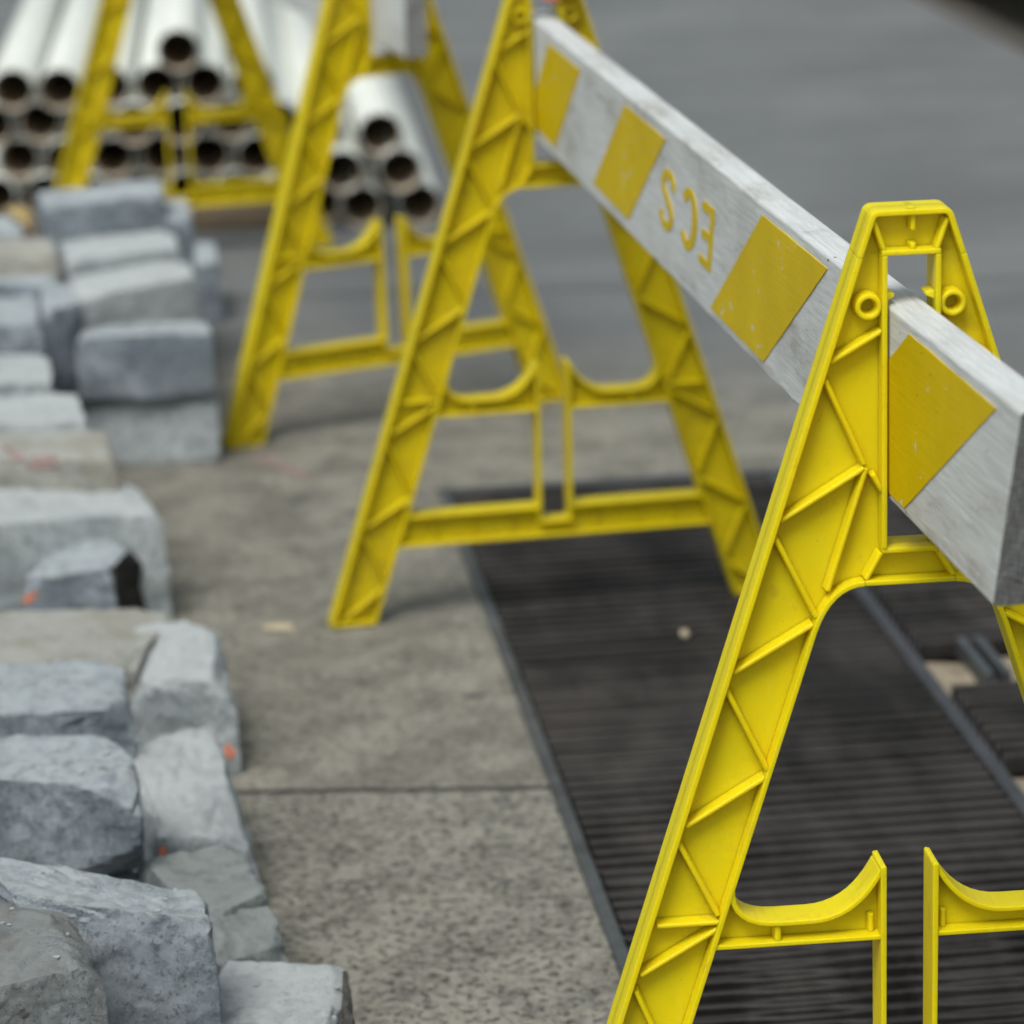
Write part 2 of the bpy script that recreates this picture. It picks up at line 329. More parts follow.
# ------------------------------------------------------------------ sky and sun (overcast)
SUN_EL, SUN_AZ = radians(56), radians(203)          # azimuth measured clockwise from +Y: behind the camera
w = bpy.data.worlds.new('World'); scene.world = w; w.use_nodes = True
nt = w.node_tree; bg = nt.nodes['Background']; sky = nt.nodes.new('ShaderNodeTexSky')
sky.sky_type = 'NISHITA'; sky.sun_disc = False; sky.sun_elevation = SUN_EL; sky.sun_rotation = SUN_AZ
sky.air_density = 1.0; sky.dust_density = 4.0; sky.ozone_density = 1.0
hs = nt.nodes.new('ShaderNodeHueSaturation'); hs.inputs['Saturation'].default_value = .42      # cloud cover greys the sky
nt.links.new(sky.outputs[0], hs.inputs['Color'])
tn = nt.nodes.new('ShaderNodeMix'); tn.data_type = 'RGBA'; tn.blend_type = 'MULTIPLY'; tn.inputs[0].default_value = 1
nt.links.new(hs.outputs[0], tn.inputs[6]); tn.inputs[7].default_value = (.93, 1.02, 1.0, 1)
nt.links.new(tn.outputs[2], bg.inputs[0]); bg.inputs[1].default_value = .088
sl = bpy.data.lights.new('sun', 'SUN'); sl.energy = 1.9; sl.angle = radians(26); sl.color = (1, .96, .9)
so = bpy.data.objects.new('sun', sl); COL.objects.link(so)
sd = Vector((sin(SUN_AZ)*cos(SUN_EL), cos(SUN_AZ)*cos(SUN_EL), sin(SUN_EL)))
so.rotation_euler = sd.to_track_quat('Z', 'Y').to_euler(); so.location = sd*20
vs = scene.view_settings; vs.view_transform = 'Standard'; vs.look = 'None'; vs.gamma = 1; vs.exposure = EXPOSURE
vs.use_curve_mapping = False
scene.render.engine = 'CYCLES'; scene.cycles.use_denoising = True
scene.cycles.max_bounces = 8

# ------------------------------------------------------------------ ground, in pavement axes (x = across, y = along)
STREET = 0.1064
def street_obj(name, bm, mats, **k):
    o = link(name, bm, mats, **k); o.rotation_euler = (0, 0, STREET); return o
GN0, GN1, GT0, GT1 = .5252, 2.6, 1.6, 6.212
bm = bmesh.new()
def quad(bm, x0, x1, y0, y1, z):
    bm.faces.new([bm.verts.new(p) for p in ((x0,y0,z),(x1,y0,z),(x1,y1,z),(x0,y1,z))])
N0, N1, T0, T1 = -60, 3.035, -20, 120
quad(bm, N0, GN0, T0, T1, 0); quad(bm, GN0, GN1, GT1, T1, 0); quad(bm, GN0, GN1, T0, GT0, 0); quad(bm, GN1, N1, T0, T1, 0)
tag(street_obj('pavement', bm, M_CONC), kind='structure')
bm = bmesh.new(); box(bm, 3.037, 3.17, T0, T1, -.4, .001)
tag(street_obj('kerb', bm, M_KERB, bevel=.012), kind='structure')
bm = bmesh.new(); quad(bm, 3.0, 90, T0, T1, -.15)
tag(street_obj('road', bm, M_ASPH), kind='structure')
bm = bmesh.new(); quad(bm, 3.171, 4.2, T0, T1, -.146)  # added strip, paler than the road, lightening the car's shade
tag(street_obj('gutter_lift', bm, M_GUTTER), kind='structure')
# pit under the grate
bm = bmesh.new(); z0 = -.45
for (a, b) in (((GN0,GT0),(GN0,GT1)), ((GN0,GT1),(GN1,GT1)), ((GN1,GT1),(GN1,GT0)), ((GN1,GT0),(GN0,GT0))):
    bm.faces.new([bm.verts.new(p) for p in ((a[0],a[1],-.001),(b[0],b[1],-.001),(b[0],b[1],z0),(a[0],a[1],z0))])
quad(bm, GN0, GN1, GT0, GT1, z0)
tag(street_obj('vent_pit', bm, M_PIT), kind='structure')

# ------------------------------------------------------------------ pavement grate
grate = empty('vent_grate', (0, 0, 0), STREET)
tag(grate, 'dark steel pavement grate of close parallel bars under the yellow barricade stands', 'grate')
def bars(name, n0, n1, t0, t1, parent, seed, ends=False):
    rnd = random.Random(seed); bm = bmesh.new()
    t = t0 + .012; k = 0
    while t < t1 - .012:
        dz = (-.0035 if k % 2 else 0) + rnd.uniform(-.0012, .0006)
        ph = rnd.uniform(0, 6.3); amp = rnd.uniform(.0010, .0040); fr = rnd.uniform(6, 16)
        wob = max(0, min(1, (4.02 - t)/.12))*.0048*(1 if k % 2 else -1)
        a0 = n0 + (rnd.uniform(0, .006) if not ends else (0 if k % 2 == 0 else .006)); seg = 28 if wob else 12
        hw = rnd.uniform(.0046, .0056)
        rows = []
        prof = ((-hw, -.030), (-hw, -.003), (-hw*.5, -.0006), (hw*.5, -.0006), (hw, -.003), (hw, -.030))
        for i in range(seg + 1):
            x = a0 + (n1 - a0)*i/seg
            y = t + amp*sin(x*fr + ph) + wob*max(-.6, min(.6, sin(x*28)))*1.3
            z = dz + .0008*sin(x*9 + ph*2)
            rows.append([bm.verts.new((x, y + p[0]*(1.25 if ends else 1), z + p[1])) for p in prof])
        for r0, r1 in zip(rows, rows[1:]):
            for j in range(6): bm.faces.new((r0[j], r0[(j+1) % 6], r1[(j+1) % 6], r1[j]))
        bm.faces.new(rows[0]).material_index = 1 if ends and k % 2 == 0 else 0; bm.faces.new(list(reversed(rows[-1])))
        t += .0192; k += 1
    x = n0 + .045
    while x < n1 - .02:                                             # riveted cross rods a little below the bar tops
        box(bm, x - .004, x + .004, t0 + .002, t1 - .002, -.026, -.0105); x += .094
    return link(name, bm, [M_BAR, M_ROD_END], parent)
bars('bar_panel', .547, 1.139, GT0 + .03, GT1 - .024, grate, 1)
bars('bar_panel', 1.178, GN1 - .02, 5.085, GT1 - .024, grate, 2, True)
bars('bar_panel', 1.178, GN1 - .02, 4.548, 4.905, grate, 3, True)
bars('bar_panel', 1.178, GN1 - .02, GT0 + .03, 4.405, grate, 4, True)
bm = bmesh.new()
box(bm, GN0 + .001, .545, GT0 + .001, GT1 - .001, -.05, .003)
box(bm, .5495, GN1 - .001, GT1 - .022, GT1 - .001, -.05, .0015)
link('edge_angle', bm, M_STEEL, grate, bevel=.0015)
bm = bmesh.new(); box(bm, 1.1398, 1.163, GT0 + .002, GT1 - .0225, -.09, .004)
link('centre_beam', bm, M_BEAM, grate, bevel=.003)
# dusty ledges seen between the small panels
for (a, b, sd_) in ((4.915, 5.075, 3), (4.415, 4.538, 9)):
    bm = bmesh.new(); nx, ny = 40, 10; g = []
    for i in range(nx + 1):
        r = []
        for j in range(ny + 1):
            x = 1.166 + (GN1 - 1.19)*i/nx; y = a + (b - a)*j/ny
            r.append(bm.verts.new((x, y, -.030 + .014*noise.noise(Vector((x*24, y*24, sd_))) + .006*noise.noise(Vector((x*80, y*80, sd_))))))
        g.append(r)
    for i in range(nx):
        for j in range(ny): bm.faces.new((g[i][j], g[i+1][j], g[i+1][j+1], g[i][j+1]))
    link('dusty_ledge', bm, M_DEBRIS, grate, smooth=True)
bm = bmesh.new()
for nn in (1.240, 1.268): box(bm, nn, nn + .014, 4.908, 5.10, -.030, .004)
link('lifting_strip', bm, M_STEEL, grate, bevel=.002)

# ------------------------------------------------------------------ yellow A-frame barricade stands
H, TW, FW, LW = 1.0665, .0380, .3765, .0765
D = .044; SW = .0229; WT = .005
SV0, SV1, BARB = .7398, 1.0232, .7033
RB, RT_, HV = .3382, .3646, .4202
BB, BT, UB = .1255, .1776, .1535
outer = lambda v: FW - (FW - TW)*v/H
inner = lambda v: outer(v) - LW
def bez(p0, p1, p2, p3=None, n=8):
    out = []
    for i in range(n + 1):
        t = i/n; s = 1 - t
        if p3 is None: out.append((s*s*p0[0] + 2*s*t*p1[0] + t*t*p2[0], s*s*p0[1] + 2*s*t*p1[1] + t*t*p2[1]))
        else: out.append(tuple(s**3*p0[k] + 3*s*s*t*p1[k] + 3*s*t*t*p2[k] + t**3*p3[k] for k in (0, 1)))
    return out
def wall(bm, path, side, w0, w1, t=WT, mx=1):
    """a strip of moulded wall standing on a 2D path; side +1 = thickness to the left of travel"""
    n = len(path); off = []
    for i, p in enumerate(path):
        d0 = Vector(path[i]) - Vector(path[i-1]) if i else Vector(path[1]) - Vector(path[0])
        d1 = Vector(path[i+1]) - Vector(path[i]) if i < n - 1 else d0
        d0.normalize(); d1.normalize()
        nn = Vector((-d0.y - d1.y, d0.x + d1.x)); nn.normalize()
        c = max(.35, nn.dot(Vector((-d0.y, d0.x))))
        off.append((p[0] + nn.x*side*t/c, p[1] + nn.y*side*t/c))
    R = []
    for p, q in zip(path, off):
        R.append([bm.verts.new((mx*a[0], ww, a[1])) for a, ww in ((p, w0), (q, w0), (q, w1), (p, w1))])
    for a, b in zip(R, R[1:]):
        for j in range(4): bm.faces.new((a[j], a[(j+1) % 4], b[(j+1) % 4], b[j]))
    bm.faces.new(list(reversed(R[0]))); bm.faces.new(R[-1])
def web(bm, poly, mx=1, dw=0.0):
    for ww in (D/2 - .002 + dw, D/2 + .002 - dw):
        f = bm.faces.new([bm.verts.new((mx*p[0], ww, p[1])) for p in poly])
        f.normal_update(); bmesh.ops.triangulate(bm, faces=[f])
def rib(bm, a, b, mx=1, t=.0046, w0=.0045):
    """a rounded stiffening rib, proud of the web on both faces"""
    a, b = Vector((a[0]*mx, a[1])), Vector((b[0]*mx, b[1])); d = (b - a).normalized(); n = Vector((-d.y, d.x))
    if abs(a.x) > outer(a.y) - .008: a = a + d*.0045          # stop inside the outer flange
    if abs(b.x) > outer(b.y) - .008: b = b - d*.0045
    prof = ((-t*.8, D/2), (-t*.5, w0 + .0015), (-t*.25, w0), (t*.25, w0), (t*.5, w0 + .0015), (t*.8, D/2), (t*.5, D - w0 - .0015), (t*.25, D - w0), (-t*.25, D - w0), (-t*.5, D - w0 - .0015))
    R = [[bm.verts.new((p.x + n.x*q[0], q[1], p.y + n.y*q[0])) for q in prof] for p in (a, b)]
    k = len(prof)
    for j in range(k): bm.faces.new((R[0][j], R[0][(j+1) % k], R[1][(j+1) % k], R[1][j]))
    bm.faces.new(list(reversed(R[0]))); bm.faces.new(R[1])
def ring(bm, c, ro, ri, mx=1, n=24):
    for s in (0, 1):
        w_top, w_bot = (.003, D/2) if s == 0 else (D - .003, D/2)
        prof = ((ro*1.12, w_bot), (ro, w_top + (.001 if s == 0 else -.001)), (ro - .0012, w_top), (ri + .001, w_top), (ri, w_top + (.001 if s == 0 else -.001)), (ri*.8, D/2 - (.003 if s == 0 else -.003)))
        R = []
        for i in range(n):
            a = 2*pi*i/n
            R.append([bm.verts.new((mx*(c[0] + r*cos(a)), ww, c[1] + r*sin(a))) for r, ww in prof])
        for i in range(n):
            A, B = R[i], R[(i+1) % n]
            for j in range(len(prof) - 1): bm.faces.new((A[j], A[j+1], B[j+1], B[j]))
        bm.faces.new([r[-1] for r in R])

fil_bar = bez((-inner(.658), .658), (-inner(.7033) + .001, .7035), (-.0436, BARB))          # leg to crossbar
fil_rail = bez((-inner(.402), .402), (-.176, RT_), (-.128, RT_), n=8)
horn = bez((-.098, RT_), (-.062, RT_), (-.043, .388), (-.0300, HV - .008), n=10)
RIBS = [((-.0274,.9511),(-.0805,.9208)), ((-.0827,.9104),(-.044,.8228)), ((-.044,.8189),(-.1285,.7687)), ((-.042,.8189),(-.0794,.6993)),
        ((-.0359,.8126),(-.0262,.7942)), ((-.131,.758),(-.0901,.673)), ((-.0935,.6665),(-.1751,.6198)), ((-.1796,.609),(-.1386,.5207)),
        ((-.1409,.5137),(-.2233,.4655)), ((-.2283,.4544),(-.1892,.3734)), ((-.1873,.366),(-.2538,.366)), ((-.1894,.3592),(-.2704,.3127)),
        ((-.2732,.3033),(-.237,.212)), ((-.2405,.2045),(-.317,.1613)), ((-.3186,.152),(-.281,.065)), ((-.2897,.0555),(-.3535,.010))]
legpoly = [(-FW, 0), (-outer(SV1), SV1), (-SW, SV1), (-SW, SV0)] + list(reversed(fil_bar)) + [(-(FW - LW), 0)]

def make_stand(mat):
    root = empty('barricade_stand')
    for mx in (1, -1):
        bm = bmesh.new()
        web(bm, legpoly, mx)
        wall(bm, [(-FW, 0), (-outer(SV1), SV1)], -1, 0, D, .0055, mx)                    # outer flange
        wall(bm, [(-SW, SV0), (-SW, SV1)], 1, .0004, D - .0004, WT, mx)                  # slot cheek
        wall(bm, [(-(FW - LW), .0055)] + [(-inner(v), v) for v in (.2, .4, .6)] + fil_bar, 1, .0008, D - .0008, WT, mx)
        wall(bm, [(-FW + .004, .0001), (-(FW - LW), .0001)], 1, .0012, D - .0012, .006, mx)
        for a, b in RIBS: rib(bm, a, b, mx)
        ring(bm, (-.0401, .9751), .0125, .0078, mx)
        hexa(bm, [(mx*p[0], p[1], p[2]) for p in ((-SW-.001,.006,.979),(-SW+.008,.009,.983),(-SW+.008,.030,.983),(-SW-.001,.034,.979),(-SW-.001,.006,.988),(-SW+.008,.010,.986),(-SW+.008,.030,.986),(-SW-.001,.034,.988))])
        link('leg', bm, mat, root, bevel=.0011)
    # head above the slot
    bm = bmesh.new()
    hp = [(-outer(SV1), SV1), (-TW - .0022, H - .008)] + bez((-TW - .0022, H - .008), (-TW - .0003, H), (-TW + .008, H), n=4)[1:]
    hp = hp + [(-x, y) for x, y in reversed(hp)]
    web(bm, [(-SW, SV1), (SW, SV1)] + [hp[-1]] + list(reversed(hp[:-1])))
    wall(bm, hp, -1, .0006, D - .0006, .0055)
    wall(bm, [(-SW - .005, SV1 + .0002), (SW + .005, SV1 + .0002)], 1, .0010, D - .0010)
    for mx in (1, -1): rib(bm, (-.0362, 1.060), (-.0245, 1.0262), mx)
    rib(bm, (.0022, 1.027), (.0022, 1.034)); rib(bm, (.0022, 1.046), (.0022, 1.066))
    box(bm, -.004, .004, .004, .012, H - .0005, H + .0022)
    link('head', bm, mat, root, bevel=.0013)
    # crossbar under the slot
    bm = bmesh.new()
    web(bm, [(-SW, SV0), (SW, SV0), (.0436, BARB), (-.0436, BARB)], dw=.0001)
    wall(bm, [(-SW - .0045, SV0), (SW + .0045, SV0)], -1, .0014, D - .0014)
    wall(bm, [(-.0436, BARB), (.0436, BARB)], 1, .0011, D - .0011)
    for mx in (1, -1): rib(bm, (-.0275, .7345), (-.0425, .7085), mx)
    link('crossbar', bm, mat, root, bevel=.0011)
    # middle rails with their turned-up horns
    for mx in (1, -1):
        bm = bmesh.new()
        top = fil_rail + horn
        web(bm, [(-inner(RB) - .002, RB + .002), (-.0279, RB + .002), (-.0300, HV - .016)] + [(x - .0012, y - .003) for x, y in reversed(top[:-1])], mx, dw=.0002)
        wall(bm, top, -1, .0016, D - .0016, .0052, mx)
        wall(bm, [(-inner(RB) - .0035, RB), (-.0279, RB)], 1, .0019, D - .0019, WT, mx)
        rib(bm, (-.130, .3425), (-.130, .3605), mx, .006, .004); rib(bm, (-.036, .3430), (-.036, .362), mx, .005, .012)
        link('middle_rail', bm, mat, root, bevel=.0011)
        bm = bmesh.new()
        p = [(-.0279, BT - .0004), (-SW, BT - .0004), (-SW, HV - .006), (-.0240, HV - .0035), (-.0290, HV - .0048)]
        f0 = [bm.verts.new((mx*x, -.0003, y)) for x, y in p]; f1 = [bm.verts.new((mx*x, D + .0003, y)) for x, y in p]
        bm.faces.new(f0); bm.faces.new(list(reversed(f1)))
        for i in range(5): bm.faces.new((f0[i], f0[(i+1) % 5], f1[(i+1) % 5], f1[i]))
        link('post', bm, mat, root, bevel=.0011)
    # bottom rail with its square notch
    bm = bmesh.new()
    web(bm, [(-inner(BB), BB), (inner(BB), BB), (inner(BT), BT), (SW, BT), (SW, UB), (-SW, UB), (-SW, BT), (-inner(BT), BT)], dw=.0003)
    wall(bm, [(-inner(BB) - .0035, BB), (inner(BB) + .0035, BB)], 1, .0021, D - .0021)
    for mx in (1, -1):
        wall(bm, [(-inner(BT) - .0035, BT), (-SW - .0002, BT)], -1, .0017, D - .0017, .005, mx)
        wall(bm, [(-SW, BT - .005), (-SW, UB - .0055)], -1, .0023, D - .0023, .005, mx)
        for u in (.07, .135, .20): rib(bm, (-u, BB + .004), (-u, BT - .004), mx, .0035, .012)
    wall(bm, [(-SW, UB), (SW, UB)], -1, .0025, D - .0025)
    link('bottom_rail', bm, mat, root, bevel=.0011)
    return root
def copy_tree(o, mat=None):
    c = o.copy(); COL.objects.link(c)
    for ch in list(o.children):
        d = ch.copy(); COL.objects.link(d); d.parent = c
        if mat:
            d.material_slots[0].link = 'OBJECT'; d.material_slots[0].material = mat
    return c
FR = [[.37449, 3.17335, .0889, .00388, -.01454], [.07052, 5.43423, .1832, .00734, -.01609],
      [-.21068, 6.75407, .43007, -.00975, .00576], [-.79997, 8.61887, .1603, -.00551, -.00534]]
FL = ['clean bright yellow barricade stand, nearest and sharpest, carrying the end of the white board',
      'yellow barricade stand with dirty lower legs at the far end of the lettered board',
      'turned yellow barricade stand between the lettered board stand and the white pipes',
      'farthest yellow barricade stand, in front of the pipe stack behind the stone pile']
stand = make_stand(M_YEL_CLEAN)
stands = []
for i, (x, y, yaw, lean, tilt) in enumerate(FR):
    o = stand if i == 0 else copy_tree(stand, M_YEL_WORN)
    o.matrix_world = Matrix.Translation((x, y, 0)) @ Matrix.Rotation(yaw, 4, 'Z') @ Matrix.Rotation(-tilt, 4, 'X') @ Matrix.Rotation(lean, 4, 'Y')
    tag(o, FL[i], 'barricade', 'yellow plastic barricade stands'); stands.append(o)

# ------------------------------------------------------------------ boards
def plank(name, loc, rx, rz, s_top, s_bot, s1, hgt, th=.038, seed=0, mats=None):
    bm = bmesh.new(); rows = []; NS = 90; r = .0035
    prof = []
    for (cx, cz, a0) in ((r, r, 180), (th - r, r, 270), (th - r, hgt - r, 0), (r, hgt - r, 90)):
        for k in range(4):
            a = radians(a0 + 30*k); prof.append((cx + r*cos(a), cz + r*sin(a)))
    for i in range(NS + 1):
        f = i/NS; row = []
        for (x, z) in prof:
            s0 = s_bot + (s_top - s_bot)*z/hgt; s = s0 + (s1 - s0)*f
            q = Vector((s*5, z*30, seed)); dx = noise.noise(q)*.0004
            edge = noise.noise(Vector((s*14, z*9 + x*40, seed + 5)))*.0009
            row.append(bm.verts.new((x + dx + edge*(.6 if x < th/2 else -.6), s + (noise.noise(Vector((x*60, z*60, seed)))*.0015 if i in (0, NS) else 0), z + edge)))
        rows.append(row)
    n = len(prof)
    for a, b in zip(rows, rows[1:]):
        for j in range(n): bm.faces.new((a[j], a[(j+1) % n], b[(j+1) % n], b[j]))
    f = bm.faces.new(rows[0]); f.material_index = 1
    f = bm.faces.new(list(reversed(rows[-1]))); f.material_index = 1
    o = link(name, bm, [M_BOARD, M_BOARD_END])
    o.location = loc; o.rotation_euler = (rx, 0, rz)
    return o
BH = .1893
board = plank('barricade_board', (.3575, 3.173, .9752 - BH), -.0024, .13126, -.4506, -.3648, 2.372, BH, seed=1)
tag(board, 'white weathered board with yellow slanted patches and upside down lettering on the two nearest stands', 'board', 'barricade boards')
def flat_part(name, polys, parent, mat, proud=.0011):
    bm = bmesh.new()
    for poly in polys:
        A = [bm.verts.new((-proud, s, z)) for s, z in poly]; B = [bm.verts.new((.002, s, z)) for s, z in poly]
        bm.faces.new(A); bm.faces.new(list(reversed(B)))
        for i in range(len(A)): bm.faces.new((A[i], A[(i+1) % len(A)], B[(i+1) % len(A)], B[i]))
    return link(name, bm, mat, parent)
def rough_edge(c, n=26, amp=.0007, seed=0):
    out = []
    for i in range(len(c)):
        a, b = Vector(c[i]), Vector(c[(i+1) % len(c)])
        for k in range(n):
            p = a.lerp(b, k/n); q = Vector((p.x*60, p.y*60, seed + i*7))
            out.append((p.x + noise.noise(q)*amp*(0 if k == 0 else 1)*1.6, p.y + noise.noise(q + Vector((9, 3, 1)))*amp))
    return out
for k, (tn, tf, bn, bf) in enumerate(((-.3767, -.0868, -.0658, .2300), (.2426, .5545, .5610, .8613), (1.1352, 1.4341, 1.4260, 1.7187), (1.8041, 2.1108, 2.0759, 2.366))):
    zt = (.1755, .1763, .1722, .1705)[k]; zb = (.0083, .011, .019, .017)[k]
    flat_part('painted_stripe', [rough_edge([(tn, zt), (tf, zt + (.003 if k == 0 else .001)), (bf, zb + .001), (bn, zb)], seed=k)], board, M_STRIPE)
# lettering E C S, painted on a board that now hangs upside down
ZT, ZB, SH = .1364, .0545, .426
def gl(X, Y, sr, W):
    z = ZB + (ZT - ZB)*Y
    return (sr + (1 - X)*W + SH*(ZT - z), z)
E = [[(.70, 0), (1, 0), (1, 1), (.70, 1)], [(.0, .85), (.70, .85), (.70, 1), (.04, 1)], [(.10, .43), (.70, .43), (.70, .57), (.10, .57)], [(.06, 0), (.70, 0), (.70, .13), (-.06, .15)]]
cpoly_o, cpoly_i = [], []
for i in range(33):
    a = radians(180 - 38 - (360 - 76)*i/32)
    cpoly_o.append((.5 + .5*cos(a), .5 + .5*sin(a))); cpoly_i.append((.5 + .22*cos(a), .5 + .345*sin(a)))
Cc = [cpoly_o[i:i+2] + [cpoly_i[i+1], cpoly_i[i]] for i in range(32)]
sc_ = [(.88,.72),(.85,.83),(.72,.905),(.5,.93),(.30,.905),(.17,.82),(.15,.72),(.23,.62),(.40,.54),(.60,.46),(.77,.38),(.85,.28),(.83,.18),(.70,.095),(.5,.07),(.30,.085),(.16,.16),(.12,.28)]
so_ = []
for i in range(len(sc_)):
    a = sc_[max(0, i-1)]; b = sc_[min(len(sc_)-1, i+1)]
    d = Vector(((b[0]-a[0])/.23, (b[1]-a[1])/.13)).normalized(); n = Vector((-d.y*.27*.5, d.x*.145*.5))
    so_.append(((sc_[i][0] + n.x, sc_[i][1] + n.y), (sc_[i][0] - n.x, sc_[i][1] - n.y)))
Ss = [[so_[i][0], so_[i+1][0], so_[i+1][1], so_[i][1]] for i in range(len(so_)-1)]
for polys, sr, wd in ((E, .8223, .0755), (Cc, .9200, .1100), (Ss, 1.0680, .0950)):
    flat_part('painted_letter', [[gl(x, y, sr, wd) for x, y in p] for p in polys], board, M_STRIPE, .0009)
b2d = Vector((-.5835, 1.8584, 0)).normalized(); b2n = Vector((b2d.y, -b2d.x, 0))
p = Vector((-.2205, 6.7551, 0)) - b2n*.019
b2 = plank('barricade_board', (p.x, p.y, .765), 0, math.atan2(.5835, 1.8584), -.245, -.225, 2.23, BH, th=.042, seed=4)
tag(b2, 'blurred grey white board end resting in the slot of the turned stand', 'board', 'barricade boards')
# orange ribbon round the head of the second stand
bm = bmesh.new()
for k, (z0, z1, sw) in enumerate(((1.000, 1.016, .0545), (1.012, 1.026, .0535))):
    for x0, x1, y0, y1 in ((-.004 + .026*k, .024 + .026*k, -.006 - .002*k, -.002 - .002*k),):
        box(bm, x0, x1, y0, y1, z0 - .006*k, z1)
box(bm, -.02, .05, -.0045, -.0012, 1.020, 1.036)
rb = link('warning_ribbon', bm, M_RIBBON, bevel=.001); rb.matrix_world = stands[1].matrix_world.copy()
tag(rb, 'orange ribbon scrap hanging at the top of the stand holding the far board end', 'ribbon')

# ------------------------------------------------------------------ granite blocks
def stone(c, zb, res, label, opt, idx, zb_label=None):
    rnd = random.Random(idx*13 + 5)
    c = [Vector(p) for p in c]; ctr = sum(c, Vector())/4
    def grow(p, e):
        d = p - ctr; L = math.hypot(d.x, d.y); return ctr + d*((L + e)/L)
    top = [grow(p, .008) + Vector((rnd.uniform(-.004, .004), rnd.uniform(-.004, .004), rnd.uniform(-.006, .004))) for p in c]
    bot = []
    for p in c:
        q = grow(p, rnd.uniform(.006, .018)); q.z = zb; bot.append(q)
    # local order: BL,BR,FR,FL -> u (left..right), v (front..back)
    def tri(u, v, w_):
        a = (1-u)*(1-v); b = u*(1-v); cc = u*v; d = (1-u)*v
        T = top[3]*a + top[2]*b + top[1]*cc + top[0]*d; B = bot[3]*a + bot[2]*b + bot[1]*cc + bot[0]*d
        return B.lerp(T, w_)
    size = [(top[2]-top[3]).length, (top[1]-top[2]).length, max(.04, ctr.z - zb)]
    bm = bmesh.new(); vd = {}
    def vert(i, j, k):
        key = (i, j, k)
        if key in vd: return vd[key]
        p = Vector((2*i/res-1, 2*j/res-1, 2*k/res-1))
        # rounded box: shrink to inner box, push out by radius (per axis, metric)
        rad = .004 + .003*noise.noise(Vector((p.x*1.4, p.y*1.4, p.z*1.4 + idx*3.1)))
        q = []
        for ax in range(3):
            h = size[ax]/2; r = min(rad, h*.5)/h
            q.append(max(-(1-r), min(1-r, p[ax])))
        dv = Vector([(p[ax]-q[ax])*size[ax]/2 for ax in range(3)])
        if dv.length > 1e-9:
            dn = dv.normalized()
            r = min(rad, min(size)*.25)
            p = Vector([q[ax] + dn[ax]*min(rad, size[ax]*.25)/(size[ax]/2) for ax in range(3)])
        P = tri((p.x+1)/2, (p.y+1)/2, (p.z+1)/2)
        vd[key] = bm.verts.new(P); return vd[key]
    for k in range(res):
        for j in range(res):
            for (f, mi) in ((((0,j,k),(0,j+1,k),(0,j+1,k+1),(0,j,k+1)), 0), (((res,j,k),(res,j+1,k),(res,j+1,k+1),(res,j,k+1)), 1),
                      (((j,0,k),(j+1,0,k),(j+1,0,k+1),(j,0,k+1)), 0), (((j,res,k),(j+1,res,k),(j+1,res,k+1),(j,res,k+1)), 0),
                      (((j,k,0),(j+1,k,0),(j+1,k+1,0),(j,k+1,0)), 0), (((j,k,res),(j+1,k,res),(j+1,k+1,res),(j,k+1,res)), 0)):
                fc = bm.faces.new([vert(*t) for t in f])
                if mi and opt.endswith(('brown_edge', 'black_end')): fc.material_index = 1
    # split faces: plane cuts across edges and corners, as a mason's hammer leaves them
    mid = Vector((ctr.x, ctr.y, (ctr.z + zb)/2)); hs = Vector([s/2 for s in size])
    ax = (top[2] - top[3]).normalized(); ay = (top[1] - top[2]).normalized(); az = Vector((0, 0, 1))
    for k in range(24):
        kind = rnd.random(); g = [rnd.choice((-1, 1)), rnd.choice((-1, 1)), 1 if rnd.random() < .75 else -1]
        if kind < .6: g[rnd.randrange(2)] *= rnd.uniform(0, .3)
        elif kind < .75: g[2] *= 2.5
        wgt = [rnd.uniform(.5, 1.3) for _ in range(3)]
        n = (ax*(g[0]*wgt[0]) + ay*(g[1]*wgt[1]) + az*(g[2]*wgt[2])).normalized()
        sup = max((v.co - mid).dot(n) for v in bm.verts); lim = sup - (rnd.uniform(.002, .018) if k < 14 else rnd.uniform(.001, .006))*min(1, min(size)/.11)*(1 if res > 20 else .45)
        for v in bm.verts:
            e = (v.co - mid).dot(n) - lim
            if e > 0: v.co -= n*e*.96
    bmesh.ops.recalc_face_normals(bm, faces=bm.faces[:]); bm.normal_update()
    off = Vector((idx*7.3, idx*3.7, idx*1.9))
    moves = []
    amp = 1.0 if zb_label is None else .6
    for v in bm.verts:
        P = v.co; n = v.normal
        a = noise.noise(P*8 + off)*.0045 + noise.noise(P*22 + off)*.0026 + noise.noise(P*60 + off)*.0014
        rid = abs(noise.noise(P*14 - off)); a -= max(0, .10 - rid)*.045*max(0, noise.noise(P*6 + off*2))          # chipped hollows
        a += abs(noise.noise(P*34 + off))*.0035
        if res > 20:                                                # flaked ledges
            q = noise.noise(P*11 + off*1.7 + Vector((P.z*14, 0, 0)))*4.5; fl_ = math.floor(q); fr_ = q - fl_
            a += (fl_ + min(1, max(0, (fr_ - .72)/.28)) - q)*.0062*max(0, min(1, noise.noise(P*5 - off)*3 + .65))
        a += noise.noise(P*130 + off)*.0011 + noise.noise(P*260 + off)*.0006
        moves.append(n*a*amp)
    for v, m_ in zip(bm.verts, moves):
        v.co += m_
        if v.co.z < zb + .001: v.co.z = zb + .001 if zb < .01 else v.co.z
    for v in bm.verts: v.co -= Vector((ctr.x, ctr.y, zb))
    key, _, side = opt.partition(' ')
    base = {'pale': M_GRANITE_PALE, 'green': M_GRANITE_GREEN, 'brown': M_GRANITE_BROWN, 'cream': M_CREAM}.get(key, M_GRANITE)
    mats = [base]
    if side == 'brown_edge': mats.append(M_STAIN_BROWN)
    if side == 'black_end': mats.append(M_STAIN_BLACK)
    o = link('granite_block', bm, mats, smooth=True)
    o.data.set_sharp_from_angle(angle=radians(34))
